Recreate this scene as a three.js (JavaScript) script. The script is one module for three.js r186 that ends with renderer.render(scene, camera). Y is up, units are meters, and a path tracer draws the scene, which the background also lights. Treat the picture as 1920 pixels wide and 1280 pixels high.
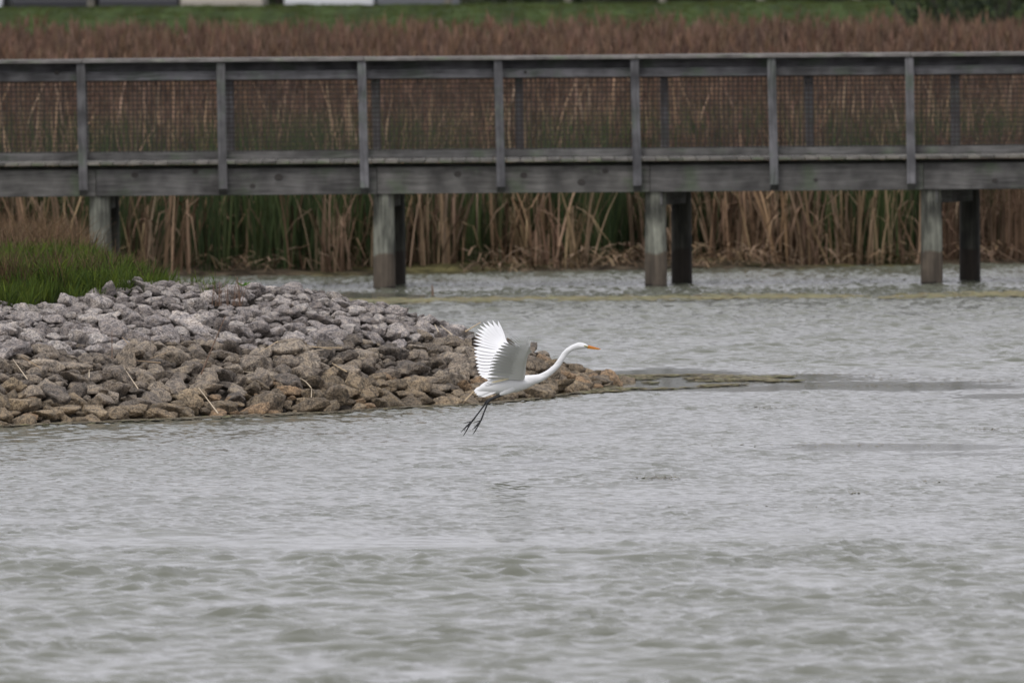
import * as THREE from 'three';
import { mergeGeometries, mergeVertices } from 'three/addons/utils/BufferGeometryUtils.js';
import { RoundedBoxGeometry } from 'three/addons/geometries/RoundedBoxGeometry.js';

// ---------- camera: long lens, eye 3 m above the water ----------
const scene = new THREE.Scene();
const EYE = 3.0, FPX = 23140, PITCH = Math.atan(634 / FPX), ROLL = 0.0079;
const camera = new THREE.PerspectiveCamera(2 * Math.atan(640 / FPX) * 180 / Math.PI, 1.5, 1, 4000);
camera.position.set(0, EYE, 0);
camera.rotation.order = 'YXZ';
camera.rotation.set(-PITCH, 0, -ROLL);
camera.focus = 84;
camera.userData.fStop = camera.getFocalLength() / 52;      // a 52 mm wide aperture

// ---------- overcast sky and a soft sun ----------
{
  const w = 64, h = 32, a = new Float32Array(w * h * 4);
  for (let j = 0; j < h; j++) {
    const e = Math.max(0, Math.sin(((j + 0.5) / h - 0.5) * Math.PI));
    const L = 0.62 + 0.26 * e;
    for (let i = 0; i < w; i++) a.set([L * 0.98, L * 0.978, L * 1.065, 1], (j * w + i) * 4);
  }
  const t = new THREE.DataTexture(a, w, h, THREE.RGBAFormat, THREE.FloatType);
  t.mapping = THREE.EquirectangularReflectionMapping; t.magFilter = THREE.LinearFilter; t.needsUpdate = true;
  scene.background = t; scene.environment = t;
}
const sun = new THREE.DirectionalLight(new THREE.Color(1, 0.97, 0.93), 0.9);
sun.position.set(-22, 60, 40 - 95); sun.target.position.set(0, 0, -95);
sun.castShadow = true; sun.shadow.radius = 40; sun.shadow.mapSize.set(2048, 2048);
Object.assign(sun.shadow.camera, { left: -30, right: 30, top: 60, bottom: -60, near: 1, far: 250 });
scene.add(sun, sun.target);

const renderer = new THREE.WebGLRenderer({ antialias: true });
renderer.toneMapping = THREE.LinearToneMapping; renderer.toneMappingExposure = 1.3;
renderer.shadowMap.enabled = true;

// ---------- helpers ----------
let seed = 12345;
function rnd() { seed = (seed + 0x6D2B79F5) | 0; let t = Math.imul(seed ^ (seed >>> 15), 1 | seed); t = (t + Math.imul(t ^ (t >>> 7), 61 | t)) ^ t; return ((t ^ (t >>> 14)) >>> 0) / 4294967296; }
const rr = (a, b) => a + (b - a) * rnd();
const gauss = () => (rnd() + rnd() + rnd() + rnd() - 2) * 0.87;
const lerp = (a, b, t) => a + (b - a) * t, clamp = (x, a = 0, b = 1) => Math.min(b, Math.max(a, x));
const smooth = (a, b, x) => { const t = clamp((x - a) / (b - a)); return t * t * (3 - 2 * t); };
function table(rows, x, k) {                                // piecewise linear table, column 0 ascending
  if (x <= rows[0][0]) return rows[0][k];
  for (let i = 1; i < rows.length; i++) if (x <= rows[i][0]) return lerp(rows[i - 1][k], rows[i][k], (x - rows[i - 1][0]) / (rows[i][0] - rows[i - 1][0]));
  return rows[rows.length - 1][k];
}
function hash(i, j, s) { let h = Math.imul(i, 374761393) ^ Math.imul(j, 668265263) ^ Math.imul(s, 2147483647 - 77); h = Math.imul(h ^ (h >>> 13), 1274126177); return ((h ^ (h >>> 16)) >>> 0) / 4294967296; }
function vnoise(x, y, s = 1, px = 0, py = 0) {              // value noise 0..1, tileable with px, py
  const i = Math.floor(x), j = Math.floor(y), u = x - i, v = y - j, a = u * u * (3 - 2 * u), b = v * v * (3 - 2 * v);
  const m = (q, p) => p ? ((q % p) + p) % p : q;
  const h = (p, q) => hash(m(p, px), m(q, py), s);
  return lerp(lerp(h(i, j), h(i + 1, j), a), lerp(h(i, j + 1), h(i + 1, j + 1), a), b);
}
function fbm(x, y, s = 1, oct = 4, px = 0, py = 0) { let v = 0, a = 0.5, n = 0; for (let k = 0; k < oct; k++) { v += a * vnoise(x, y, s + k, px, py); n += a; a *= 0.5; x *= 2; y *= 2; px *= 2; py *= 2; } return v / n; }
// the point seen at a measured place of the photograph at a chosen distance, used to take measures
function P(px, py, d) {
  const u = px - 960, v = 640 - py, u1 = u + ROLL * v, v1 = v - ROLL * u;
  return new THREE.Vector3(u1 * d / FPX, EYE + (v1 - 634) * d / FPX, -d);
}
function dataTex(w, h, fn, srgb, repeat) {
  const a = new Uint8Array(w * h * 4);
  for (let j = 0; j < h; j++) for (let i = 0; i < w; i++) { const c = fn(i / w, j / h); for (let k = 0; k < 3; k++) a[(j * w + i) * 4 + k] = clamp(c[k]) * 255; a[(j * w + i) * 4 + 3] = 255; }
  const t = new THREE.DataTexture(a, w, h); t.wrapS = t.wrapT = THREE.RepeatWrapping; t.magFilter = THREE.LinearFilter; t.minFilter = THREE.LinearMipmapLinearFilter; t.generateMipmaps = true;
  if (srgb) t.colorSpace = THREE.SRGBColorSpace; if (repeat) t.repeat.set(...repeat); t.needsUpdate = true; return t;
}
const C = (r, g, b) => new THREE.Color().setRGB(r, g, b);
const mat = (c, o = {}) => new THREE.MeshStandardMaterial({ color: Array.isArray(c) ? C(...c) : c, roughness: 0.9, ...o });
const names = new Map();
function numbered(n) { const k = names.get(n) || 0; names.set(n, k + 1); return k ? `${n}_${String(k).padStart(3, '0')}` : n; }
function mesh(name, g, m, parent = scene, pos) {
  const o = new THREE.Mesh(g, m); o.name = parent === scene ? numbered(name) : name; o.castShadow = o.receiveShadow = true;
  if (pos) o.position.set(...pos); parent.add(o); return o;
}
function thing(name, label, category, pos = [0, 0, 0], group) {
  const o = new THREE.Group(); o.name = numbered(name); o.position.set(...pos); scene.add(o);
  o.userData = { label, category }; if (group) o.userData.group = group; return o;
}
function tag(o, label, category, extra = {}) { o.userData = { label, category, ...extra }; return o; }
function boxUV(g, scale = 1, off = [0, 0], longAxis = -1) { // uv in metres by the way each face points; u runs along longAxis
  if (g.index) g = g.toNonIndexed();
  const p = g.attributes.position, uv = new Float32Array(p.count * 2), A = new THREE.Vector3(), B = new THREE.Vector3(), D = new THREE.Vector3();
  for (let i = 0; i < p.count; i += 3) {
    A.fromBufferAttribute(p, i); B.fromBufferAttribute(p, i + 1).sub(A); D.fromBufferAttribute(p, i + 2).sub(A); B.cross(D);
    const n = [Math.abs(B.x), Math.abs(B.y), Math.abs(B.z)], ax = n.indexOf(Math.max(...n));
    let [iu, iv] = ax === 0 ? [2, 1] : ax === 1 ? [0, 2] : [0, 1];
    if (longAxis === iv) [iu, iv] = [iv, iu];
    for (let k = 0; k < 3; k++) { const q = [p.getX(i + k), p.getY(i + k), p.getZ(i + k)]; uv[(i + k) * 2] = q[iu] * scale + off[0]; uv[(i + k) * 2 + 1] = q[iv] * scale + off[1] + ax * 0.37; }
  }
  g.setAttribute('uv', new THREE.BufferAttribute(uv, 2)); return g;
}
function fromGrid(pos, nu, nv, closeU = false) {            // indexed smooth surface from a grid of points
  const g = new THREE.BufferGeometry(), idx = [];
  g.setAttribute('position', new THREE.Float32BufferAttribute(pos.flat(), 3));
  const m = closeU ? nu : nu - 1;
  for (let j = 0; j < nv - 1; j++) for (let i = 0; i < m; i++) { const a = j * nu + i, b = j * nu + (i + 1) % nu, c = a + nu, d = b + nu; idx.push(a, b, d, a, d, c); }
  g.setIndex(idx); g.computeVertexNormals(); return g;
}
function plain(g) { g = g.index ? g.toNonIndexed() : g; for (const k of Object.keys(g.attributes)) if (!['position', 'normal', 'uv'].includes(k)) g.deleteAttribute(k); if (!g.attributes.uv) g.setAttribute('uv', new THREE.BufferAttribute(new Float32Array(g.attributes.position.count * 2), 2)); return g; }
const merge = gs => mergeGeometries(gs.map(plain), false);
function sweep(path, nSeg = 10) {                            // path: [x,y,z, ry, rz?] rings across a bending line; closed ends
  const pts = [], V = p => new THREE.Vector3(p[0], p[1], p[2]);
  for (let i = 0; i < path.length; i++) {
    const a = V(path[Math.max(0, i - 1)]), b = V(path[Math.min(path.length - 1, i + 1)]), t = b.sub(a).normalize();
    const side = Math.abs(t.z) > 0.95 ? new THREE.Vector3(1, 0, 0) : new THREE.Vector3(0, 0, 1); const up = new THREE.Vector3().crossVectors(side, t).normalize(); side.crossVectors(t, up);
    const [x, y, z, ry, rz = ry] = path[i];
    for (let k = 0; k < nSeg; k++) { const q = k / nSeg * Math.PI * 2, c = Math.cos(q) * ry, s = Math.sin(q) * rz; pts.push([x + up.x * c + side.x * s, y + up.y * c + side.y * s, z + up.z * c + side.z * s]); }
  }
  const g = fromGrid(pts, nSeg, path.length, true), idx = [...g.index.array], n = path.length;
  const p = [...g.attributes.position.array];
  for (const [ring, flip] of [[0, 1], [n - 1, 0]]) { const c = p.length / 3; p.push(...path[ring].slice(0, 3)); for (let k = 0; k < nSeg; k++) { const a = ring * nSeg + k, b = ring * nSeg + (k + 1) % nSeg; idx.push(...(flip ? [c, b, a] : [c, a, b])); } }
  const o = new THREE.BufferGeometry(); o.setAttribute('position', new THREE.Float32BufferAttribute(p, 3)); o.setIndex(idx); o.computeVertexNormals(); return o;
}
function spline(path, n) {                                   // smooth version of a sweep path
  const k = path[0].length, out = [], at = (i, c) => path[clamp(i, 0, path.length - 1)][c];
  for (let s = 0; s <= n; s++) {
    const f = s / n * (path.length - 1), i = Math.min(path.length - 2, Math.floor(f)), t = f - i, q = [];
    for (let c = 0; c < k; c++) { const a = at(i - 1, c), b = at(i, c), d = at(i + 1, c), e = at(i + 2, c); q.push(0.5 * (2 * b + (d - a) * t + (2 * a - 5 * b + 4 * d - e) * t * t + (3 * b - a - 3 * d + e) * t * t * t)); }
    out.push(q);
  }
  return out;
}

// ---------- procedural textures ----------
const rockMap = dataTex(256, 256, (u, v) => {
  const a = fbm(u * 5, v * 5, 3, 5, 5, 5), b = fbm(u * 22, v * 22, 9, 3, 22, 22), c = fbm(u * 9, v * 9, 21, 4, 9, 9);
  let L = 0.78 + (a - 0.5) * 0.7 + (b - 0.5) * 0.45; if (c > 0.6) L += (c - 0.6) * 1.1; if (b < 0.33) L -= 0.12;
  return [L, L * (0.985 - (a - 0.5) * 0.06), L * (0.965 - (a - 0.5) * 0.16)];
}, true);
const rockBump = dataTex(256, 256, (u, v) => { const a = fbm(u * 8, v * 8, 41, 5, 8, 8), b = fbm(u * 30, v * 30, 55, 3, 30, 30); const p = Math.max(0, 0.36 - b) * 1.6; const h = a * 0.7 + b * 0.35 - p; return [h, h, h]; });
const woodMap = dataTex(512, 256, (u, v) => {
  const wv = v + (fbm(u * 3, v * 2, 5, 3, 3, 2) - 0.5) * 0.05;
  const g = fbm(u * 4, wv * 60, 11, 3, 4, 60), f = fbm(u * 10, wv * 128, 15, 2, 10, 128), st = fbm(u * 7, v * 5, 33, 4, 7, 5);
  let L = 0.78 + (g - 0.5) * 0.26 + (f - 0.5) * 0.16 + (st - 0.5) * 0.5;
  const gr = clamp((fbm(u * 5, v * 6, 71, 4, 5, 6) - 0.56) * 4) * 0.1;
  return [L * (1 - gr), L * (1 - gr * 0.2), L * (1 - gr * 1.3)];
}, true);
const woodBump = dataTex(512, 256, (u, v) => { const wv = v + (fbm(u * 3, v * 2, 5, 3, 3, 2) - 0.5) * 0.05; const h = fbm(u * 4, wv * 60, 11, 3, 4, 60) * 0.7 + fbm(u * 12, wv * 120, 19, 2, 12, 120) * 0.3; return [h, h, h]; });
const pileMap = dataTex(256, 512, (u, v) => {                // v: 0 the waterline .. 1 = 1.4 m above; mud stain with a ragged edge in its lower third
  const edge = 0.255 + (fbm(u * 6, 0.3, 8, 3, 6, 0) - 0.5) * 0.06, g = fbm(u * 40, v * 5, 12, 3, 40, 5), st = fbm(u * 9, v * 7, 31, 4, 9, 7);
  const k = smooth(edge + 0.012, edge - 0.012, v), black = smooth(0.035, 0.02, v + (st - 0.5) * 0.03);
  const L = 0.8 + (g - 0.5) * 0.5 + (st - 0.5) * 0.8, d = 0.86 + (st - 0.5) * 0.5 + (g - 0.5) * 0.3;
  let c = [lerp(0.65 * L, 0.50 * d, k), lerp(0.655 * L, 0.45 * d, k), lerp(0.595 * L, 0.39 * d, k)];
  return c.map(x => x * (1 - black * 0.55));
}, true);
const rippleMap = dataTex(512, 512, (u, v) => { const h = fbm(u * 220, v * 400, 81, 3, 220, 400) * 0.7 + fbm(u * 90, v * 160, 85, 2, 90, 160) * 0.3; return [h, h, h]; }, false, [24, 12]);
const mudMap = dataTex(256, 256, (u, v) => { const a = fbm(u * 6, v * 6, 61, 5, 6, 6), b = fbm(u * 24, v * 24, 65, 3, 24, 24); const L = 0.7 + (a - 0.5) * 0.8 + (b - 0.5) * 0.6; return [L, L, L]; }, true);

// ---------- ground: lake bed, reed bank, marsh, grass slope, car park ----------
const bankD = x => 136.6 + 0.42 * x + Math.sin(x * 1.3) * 0.25 + Math.sin(x * 3.1 + 1) * 0.12;
function groundH(x, d) {
  const b = bankD(clamp(x, -14, 14)), s = d - b;
  let h = -0.8 + smooth(-5, 0, s) * 0.8 + smooth(0, 4, s) * 0.12 + smooth(3, 60, s) * 0.25;
  if (s > -1.5) h += (fbm(x * 1.6, d * 1.6, 4, 3) - 0.5) * 0.12 * smooth(-1.5, 0.5, s);
  h += smooth(208, 262, d) * 2.60 - smooth(264, 266.5, d) * 0.36 + smooth(278, 340, d) * 7;
  return h;
}
{
  const xs = [], ds = [];
  for (let x = -900; x < -40; x += 60) xs.push(x); for (let x = -40; x < -14; x += 2.6) xs.push(x); for (let x = -14; x <= 14; x += 0.25) xs.push(x); for (let x = 16.6; x <= 40; x += 2.6) xs.push(x); for (let x = 60; x <= 900; x += 60) xs.push(x);
  for (let d = -300; d < 120; d += 20) ds.push(d); for (let d = 120; d < 152; d += 0.25) ds.push(d); for (let d = 152; d < 300; d += 1) ds.push(d); for (let d = 300; d <= 2400; d += 60) ds.push(d);
  const pos = [], col = [];
  for (const d of ds) for (const x of xs) {
    pos.push([x, groundH(x, d), -d]);
    const n = fbm(x * 1.1, d * 1.1, 7, 4), alg = smooth(0.46, 0.6, fbm(x * 0.7 + 9, d * 0.9, 17, 4)), gr = smooth(205, 225, d + (n - 0.5) * 20);
    let c = [0.10 + n * 0.06, 0.078 + n * 0.045, 0.052 + n * 0.03];
    c = c.map((q, k) => lerp(q, [0.13, 0.12, 0.045][k], alg * (d > 250 ? 0 : 0.8)));
    c = c.map((q, k) => lerp(q, [0.068, 0.105, 0.026][k] * (0.7 + n * 0.6), gr));
    if (d > 264) c = [0.06, 0.06, 0.06]; if (d > 279) c = [0.03 + n * 0.02, 0.04 + n * 0.025, 0.018];
    col.push(...c);
  }
  const g = fromGrid(pos, xs.length, ds.length);
  const uv = []; for (const d of ds) for (const x of xs) uv.push(x / 1.5, d / 1.5);
  g.setAttribute('uv', new THREE.Float32BufferAttribute(uv, 2)); g.setAttribute('color', new THREE.Float32BufferAttribute(col, 3));
  const o = mesh('ground', g, new THREE.MeshPhysicalMaterial({ color: 0xffffff, vertexColors: true, map: mudMap, roughness: 1, specularIntensity: 0.15 }));
  o.userData = { kind: 'structure', label: 'muddy lake bank rising to marsh and a distant mown grass slope', category: 'ground' };
}

// ---------- water: wind chop modelled as real waves ----------
const waterMat = new THREE.MeshPhysicalMaterial({ color: C(0.125, 0.13, 0.098), roughness: 0.11, ior: 1.33 });
const calm = [];                                             // [x, d, half width, half depth, how calm] smooth slicks over weed
for (const [px, py, w, h, k] of [[1650, 838, 280, 8, 0.97], [1800, 851, 150, 4, 0.95], [1480, 709, 230, 7, 0.94], [1660, 723, 290, 10, 0.97], [1880, 742, 110, 6, 0.95], [1250, 716, 260, 22, 0.96], [1240, 900, 110, 2, 0.85], [1830, 807, 110, 2, 0.8], [1150, 730, 330, 10, 0.75], [500, 1016, 500, 14, 0.6], [150, 918, 200, 3, 0.5], [1100, 1012, 500, 12, 0.45], [700, 925, 600, 4, 0.5], [1350, 935, 500, 5, 0.5], [700, 555, 140, 7, 0.9]]) {
  const d = EYE * FPX / (py - ROLL * -(px - 960) - 6), p = P(px, py, d), d2 = EYE * FPX / (py + ROLL * (px - 960) - 6 - h);
  calm.push([p.x, d, w * d / FPX, Math.abs(d2 - d), k]);
}
function zone(x, d) {                                        // [long chop, fine ripple] strength at a place
  const n = fbm(x * 0.35 + 3, d * 0.12, 91, 3), wob = (n - 0.5) * 5;
  let chop = smooth(70.5, 66.5, d + wob * 0.7 + Math.sin(x * 0.9) * 0.5) * 1.0 + smooth(97.5, 102, d + wob) * smooth(126, 122, d) * 0.82 + 0.10 + 0.3 * smooth(124, 127, d);
  let fine = 0.8 + 0.15 * smooth(66, 70, d) - 0.25 * smooth(97, 101, d) * smooth(126, 122, d) + 0.75 * smooth(123, 126, d);
  fine *= 0.7 + 0.6 * fbm(x * 0.25 + 40, d * 0.35, 95, 3);
  for (const [cx, cd, w, h, k] of calm) { const u = (x - cx) / w, v = (d - cd + (vnoise(x * 0.9, 3, 5) - 0.5) * h * 0.9) / h, q = u * u + v * v; if (q < 1.6) { const f = 1 - k * smooth(1.6, 0.5, q + (vnoise(x * 3, d * 2.2, 6) - 0.5) * 0.9); chop *= f; fine *= f; } }
  return [chop, fine];
}
const waves = [];
for (let i = 0; i < 46; i++) {
  const long = i < 26, lam = long ? 0.105 * Math.pow(3.4, rnd()) : 0.075 * Math.pow(2.0, rnd()), th = gauss() * (long ? 0.85 : 0.95) + 0.15, k = 2 * Math.PI / lam;
  waves.push({ kx: k * Math.sin(th), kz: k * Math.cos(th), ph: rnd() * 6.283, a: (long ? 0.0088 * Math.pow(lam / 0.4, 0.95) : 0.00085 * (lam / 0.09)) * rr(0.6, 1.3), long });
}
const waveH = (x, d, z2) => {
  const wx = x + (vnoise(x * 0.8, d * 0.5, 201) - 0.5) * 0.5, wd = d + (vnoise(x * 0.7 + 50, d * 0.4, 203) - 0.5) * 0.6;
  let L = 0, F = 0;
  for (const w of waves) { const s = Math.sin(w.kx * wx + w.kz * wd + w.ph); if (w.long) L += w.a * (s + 0.28 * s * s); else F += w.a * s; }
  const patch = 0.4 + 1.2 * vnoise(x * 3.1 + 7, d * 1.2, 207);
  return L * z2[0] * patch * 0.43 + F * z2[1] * (0.5 + vnoise(x * 2.1, d * 0.9, 209));
};
{
  const dx = 0.031, dz = 0.043, D0 = 52, D1 = 141, nr = Math.round((D1 - D0) / dz), pos = [], idx = [], half = d => 0.0425 * d + 1.7; let prev = null;
  const nMax = Math.ceil(half(D1) / dx);
  for (let r = 0; r <= nr; r++) {
    const d = D0 + r * dz, n = Math.min(nMax, Math.ceil(half(d) / dx)), start = pos.length / 3;
    const zc = []; for (let q = -n; q <= n + 8; q += 8) zc.push(zone(q * dx, d));   // zone strengths vary slowly
    for (let c = -n; c <= n; c++) {
      const f = (c + n) / 8, i0 = Math.floor(f), t = f - i0, A = zc[i0], B = zc[Math.min(i0 + 1, zc.length - 1)];
      pos.push(c * dx, waveH(c * dx, d, [lerp(A[0], B[0], t), lerp(A[1], B[1], t)]), -d);
    }
    if (prev) { const m = Math.min(prev.n, n); for (let c = -m; c < m; c++) { const a = prev.start + c + prev.n, b = start + c + n; idx.push(a, a + 1, b, a + 1, b + 1, b); } }
    prev = { start, n };
  }
  const g = new THREE.BufferGeometry(); g.setAttribute('position', new THREE.Float32BufferAttribute(pos, 3)); g.setIndex(idx); g.computeVertexNormals();
  const o = mesh('water', g, waterMat); o.userData = { kind: 'structure', label: 'wind rippled grey lake water', category: 'water' };
  const far = mesh('open_water', new THREE.PlaneGeometry(900, 442, 1, 1).rotateX(-Math.PI / 2).translate(0, -0.045, -80 + 160), Object.assign(waterMat.clone(), { bumpMap: rippleMap, bumpScale: 0.03, roughness: 0.16 }));
  far.userData = { kind: 'structure', label: 'lake water reaching beyond the picture', category: 'water' };
}

// ---------- rock spur ----------
const SH = [[-12, 86.5], [-3.75, 88.2], [-2.13, 90], [-1.33, 90.8], [-0.82, 91.7], [-0.26, 92.4], [0.21, 93.7], [0.62, 95.6], [0.84, 97.2]];
const CR = [[-12, 91.4, 0.98], [-3.9, 92.0, 0.93], [-3, 92.6, 0.90], [-2.2, 93.3, 0.875], [-1.62, 93.8, 0.83], [-0.9, 94.3, 0.66], [-0.33, 94.9, 0.47], [0.16, 95.6, 0.29], [0.5, 96.4, 0.12], [0.84, 97.3, 0.0]];
function spurH(x, d) {
  const f = table(SH, x, 1), c = table(CR, x, 1), hc = table(CR, x, 2), end = smooth(0.95, 0.6, x);
  if (d <= f) return -0.35 * clamp((f - d) / 0.8);
  if (d <= c) return hc * Math.pow((d - f) / (c - f), 0.86);
  const land = smooth(-1.95, -2.75, x + 0.07 * (d - c));       // the grassy plateau behind the stones, on the left
  const drop = hc - 0.40 * (d - c) * (0.5 + 0.5 * end), flat = hc - 0.0105 * (d - c) - smooth(111, 119, d) * 0.55;
  return Math.max(-0.5, lerp(drop, flat, land));
}
const spur = thing('rock_spur', 'heap of grey and brown broken stones running out into the lake', 'rock pile');
{
  const pos = [], nx = 150, nd = 120;
  const uv = [];
  for (let j = 0; j < nd; j++) for (let i = 0; i < nx; i++) { const x = lerp(-11, 1.4, i / (nx - 1)), d = 86 + 44 * Math.pow(j / (nd - 1), 1.7); pos.push([x, spurH(x, d) - 0.07 + (fbm(x * 3, d * 3, 6, 3) - 0.5) * 0.05, -d]); uv.push(x / 0.8, d / 0.8); }
  const g = fromGrid(pos, nx, nd); g.setAttribute('uv', new THREE.Float32BufferAttribute(uv, 2));
  mesh('soil_core', g, mat([0.10, 0.082, 0.062], { map: mudMap, roughness: 1 }), spur);
}
function rockGeo(s) {
  seed = 7000 + s * 131;
  const planes = []; const np = 11 + Math.floor(rnd() * 6);
  for (let i = 0; i < np; i++) { const v = new THREE.Vector3(gauss(), gauss(), gauss()).normalize(); planes.push([v, rr(0.55, 1.0)]); }
  let g = mergeVertices(new THREE.IcosahedronGeometry(1, 6).deleteAttribute('uv').deleteAttribute('normal'));
  const p = g.attributes.position, v = new THREE.Vector3(), ox = rr(0, 90), sx = rr(1, 1.45), sy = rr(0.5, 0.8), sz = rr(0.8, 1.05);
  for (let i = 0; i < p.count; i++) {
    v.fromBufferAttribute(p, i).normalize(); let r = 1.12;
    for (const [n, dd] of planes) { const c = n.dot(v); if (c > 0.05) { const q = dd / c, h = clamp(0.5 + 0.5 * (r - q) / 0.035); r = lerp(r, q, h) - 0.035 * h * (1 - h); } }
    r *= 1 + (fbm(v.x * 2.4 + ox + v.z, v.y * 2.4 + v.z * 2.1 + 20, 3, 4) - 0.5) * 0.28 + (fbm(v.x * 7 + ox - v.z * 3, v.y * 7 + v.z * 5, 13, 3) - 0.5) * 0.19;
    p.setXYZ(i, v.x * r * sx, v.y * r * sy, v.z * r * sz);
  }
  g.computeVertexNormals();
  return boxUV(g, 0.75, [rr(0, 1), rr(0, 1)]);
}
const rockGeos = Array.from({ length: 20 }, (_, i) => rockGeo(i));
seed = 4242;
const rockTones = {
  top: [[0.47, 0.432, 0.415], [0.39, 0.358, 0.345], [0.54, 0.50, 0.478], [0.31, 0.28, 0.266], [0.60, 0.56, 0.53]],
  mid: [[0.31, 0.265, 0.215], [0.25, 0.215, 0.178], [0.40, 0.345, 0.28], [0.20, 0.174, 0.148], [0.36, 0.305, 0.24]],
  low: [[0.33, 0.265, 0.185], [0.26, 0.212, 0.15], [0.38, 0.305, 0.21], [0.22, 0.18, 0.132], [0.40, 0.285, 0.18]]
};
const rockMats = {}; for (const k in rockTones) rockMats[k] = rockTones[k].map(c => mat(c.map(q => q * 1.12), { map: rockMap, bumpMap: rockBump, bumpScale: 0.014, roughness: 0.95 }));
{
  const list = [], cell = new Map(), key = (a, b) => a * 4096 + b;
  const near = (x, d, r) => { const ci = Math.floor(x / 0.3), cj = Math.floor(d / 0.3); for (let a = -1; a <= 1; a++) for (let b = -1; b <= 1; b++) for (const q of cell.get(key(ci + a + 500, cj + b)) || []) { const ex = (x - q.x) / 1.12, ed = d - q.d; if (Math.sqrt(ex * ex + ed * ed) < 0.70 * (r + q.r)) return true; } return false; };
  const tryAdd = (r, n) => {
    for (let k = 0; k < n; k++) {
      const x = rr(-4.9, 0.95), f = table(SH, x, 1), c = table(CR, x, 1), hc = table(CR, x, 2);
      const back = x < -2.3 ? 0.2 + 0.15 * Math.sin(x * 4) - 0.75 * smooth(-2.5, -3.6, x) : 0.5 + hc * 1.3, d = rr(f - 0.02, c + back);
      const q = r * rr(0.82, 1.2) * lerp(1.15, 0.8, clamp((d - f) / (c - f)));
      if (near(x, d, q)) continue;
      const o = { x, d, r: q, t: (d - f) / Math.max(0.3, c - f) }; list.push(o);
      const kk = key(Math.floor(x / 0.3) + 500, Math.floor(d / 0.3)); if (!cell.has(kk)) cell.set(kk, []); cell.get(kk).push(o);
    }
  };
  tryAdd(0.14, 12); tryAdd(0.108, 120); tryAdd(0.085, 1500); tryAdd(0.067, 6000); tryAdd(0.048, 14000); tryAdd(0.032, 14000);
  for (const o of list) o.seen = o.r * (o.t < 1.05 ? 1 : 0.3);
  list.sort((a, b) => b.seen - a.seen);
  const small = [], e = new THREE.Euler();
  list.forEach((o, i) => {
    const y = spurH(o.x, o.d), yn = y + (fbm(o.x * 2.2, o.d * 2.2, 77, 2) - 0.5) * 0.34;
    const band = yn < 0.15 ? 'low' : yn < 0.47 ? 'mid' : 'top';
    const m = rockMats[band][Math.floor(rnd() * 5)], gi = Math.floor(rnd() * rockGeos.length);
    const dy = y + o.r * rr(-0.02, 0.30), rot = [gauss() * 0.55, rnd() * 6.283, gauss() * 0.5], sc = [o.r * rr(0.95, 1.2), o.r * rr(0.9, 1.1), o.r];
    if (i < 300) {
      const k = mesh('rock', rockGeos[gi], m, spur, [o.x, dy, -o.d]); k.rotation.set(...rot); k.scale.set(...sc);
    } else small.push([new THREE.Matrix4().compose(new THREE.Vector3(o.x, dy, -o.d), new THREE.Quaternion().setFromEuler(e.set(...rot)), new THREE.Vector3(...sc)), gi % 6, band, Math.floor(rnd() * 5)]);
  });
  console.log('rocks', list.length, 'small', small.length);
  for (const band of ['top', 'mid', 'low']) for (let gi = 0; gi < 6; gi++) {
    const s = small.filter(q => q[1] === gi && q[2] === band); if (!s.length) continue;
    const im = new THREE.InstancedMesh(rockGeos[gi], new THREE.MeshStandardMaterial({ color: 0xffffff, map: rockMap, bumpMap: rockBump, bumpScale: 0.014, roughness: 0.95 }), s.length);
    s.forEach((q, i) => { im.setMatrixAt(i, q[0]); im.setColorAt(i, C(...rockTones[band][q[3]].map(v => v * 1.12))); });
    im.name = 'small_rocks'; im.userData.kind = 'stuff'; im.castShadow = im.receiveShadow = true; spur.add(im);
  }
}

// ---------- blades: grass, reeds ----------
function blade(path, w, tw = 0) {                            // path of [x,y,z]; folded ribbon tapering to its tip
  const pos = [], n = path.length;
  for (let i = 0; i < n; i++) {
    const t = i / (n - 1), q = w * (t < 0.12 ? 0.7 + 2.5 * t : 1) * Math.pow(1 - t, 0.55) * 0.5 + 0.0006, a = tw + t * 0.7, c = Math.cos(a) * q, s = Math.sin(a) * q, p = path[i];
    pos.push([p[0] - c, p[1], p[2] - s], [p[0] + s * 0.25, p[1], p[2] - c * 0.25], [p[0] + c, p[1], p[2] + s]);
  }
  return fromGrid(pos, 3, n);
}
function leaning(x, z, h, lean, az, curl, n = 6) { const p = []; for (let i = 0; i < n; i++) { const t = i / (n - 1), r = lean * h * t + curl * h * t * t * t; p.push([x + Math.cos(az) * r, h * t * (1 - Math.abs(curl) * 0.35 * t * t), z + Math.sin(az) * r]); } return p; }
function tinted(g, c) { const n = g.attributes.position.count, a = new Float32Array(n * 3); for (let i = 0; i < n; i++) a.set(c, i * 3); g.setAttribute('color', new THREE.BufferAttribute(a, 3)); return g; }
const mergeC = gs => mergeGeometries(gs.map(g => { g = g.index ? g.toNonIndexed() : g; if (g.attributes.uv) g.deleteAttribute('uv'); return g; }), false);
const leafMat = new THREE.MeshPhysicalMaterial({ color: 0xffffff, vertexColors: true, roughness: 0.95, specularIntensity: 0.25, side: THREE.DoubleSide, transmission: 0.3, thickness: 0 });
const deadMat = new THREE.MeshPhysicalMaterial({ color: 0xffffff, vertexColors: true, roughness: 0.95, specularIntensity: 0.3, side: THREE.DoubleSide });
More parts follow.
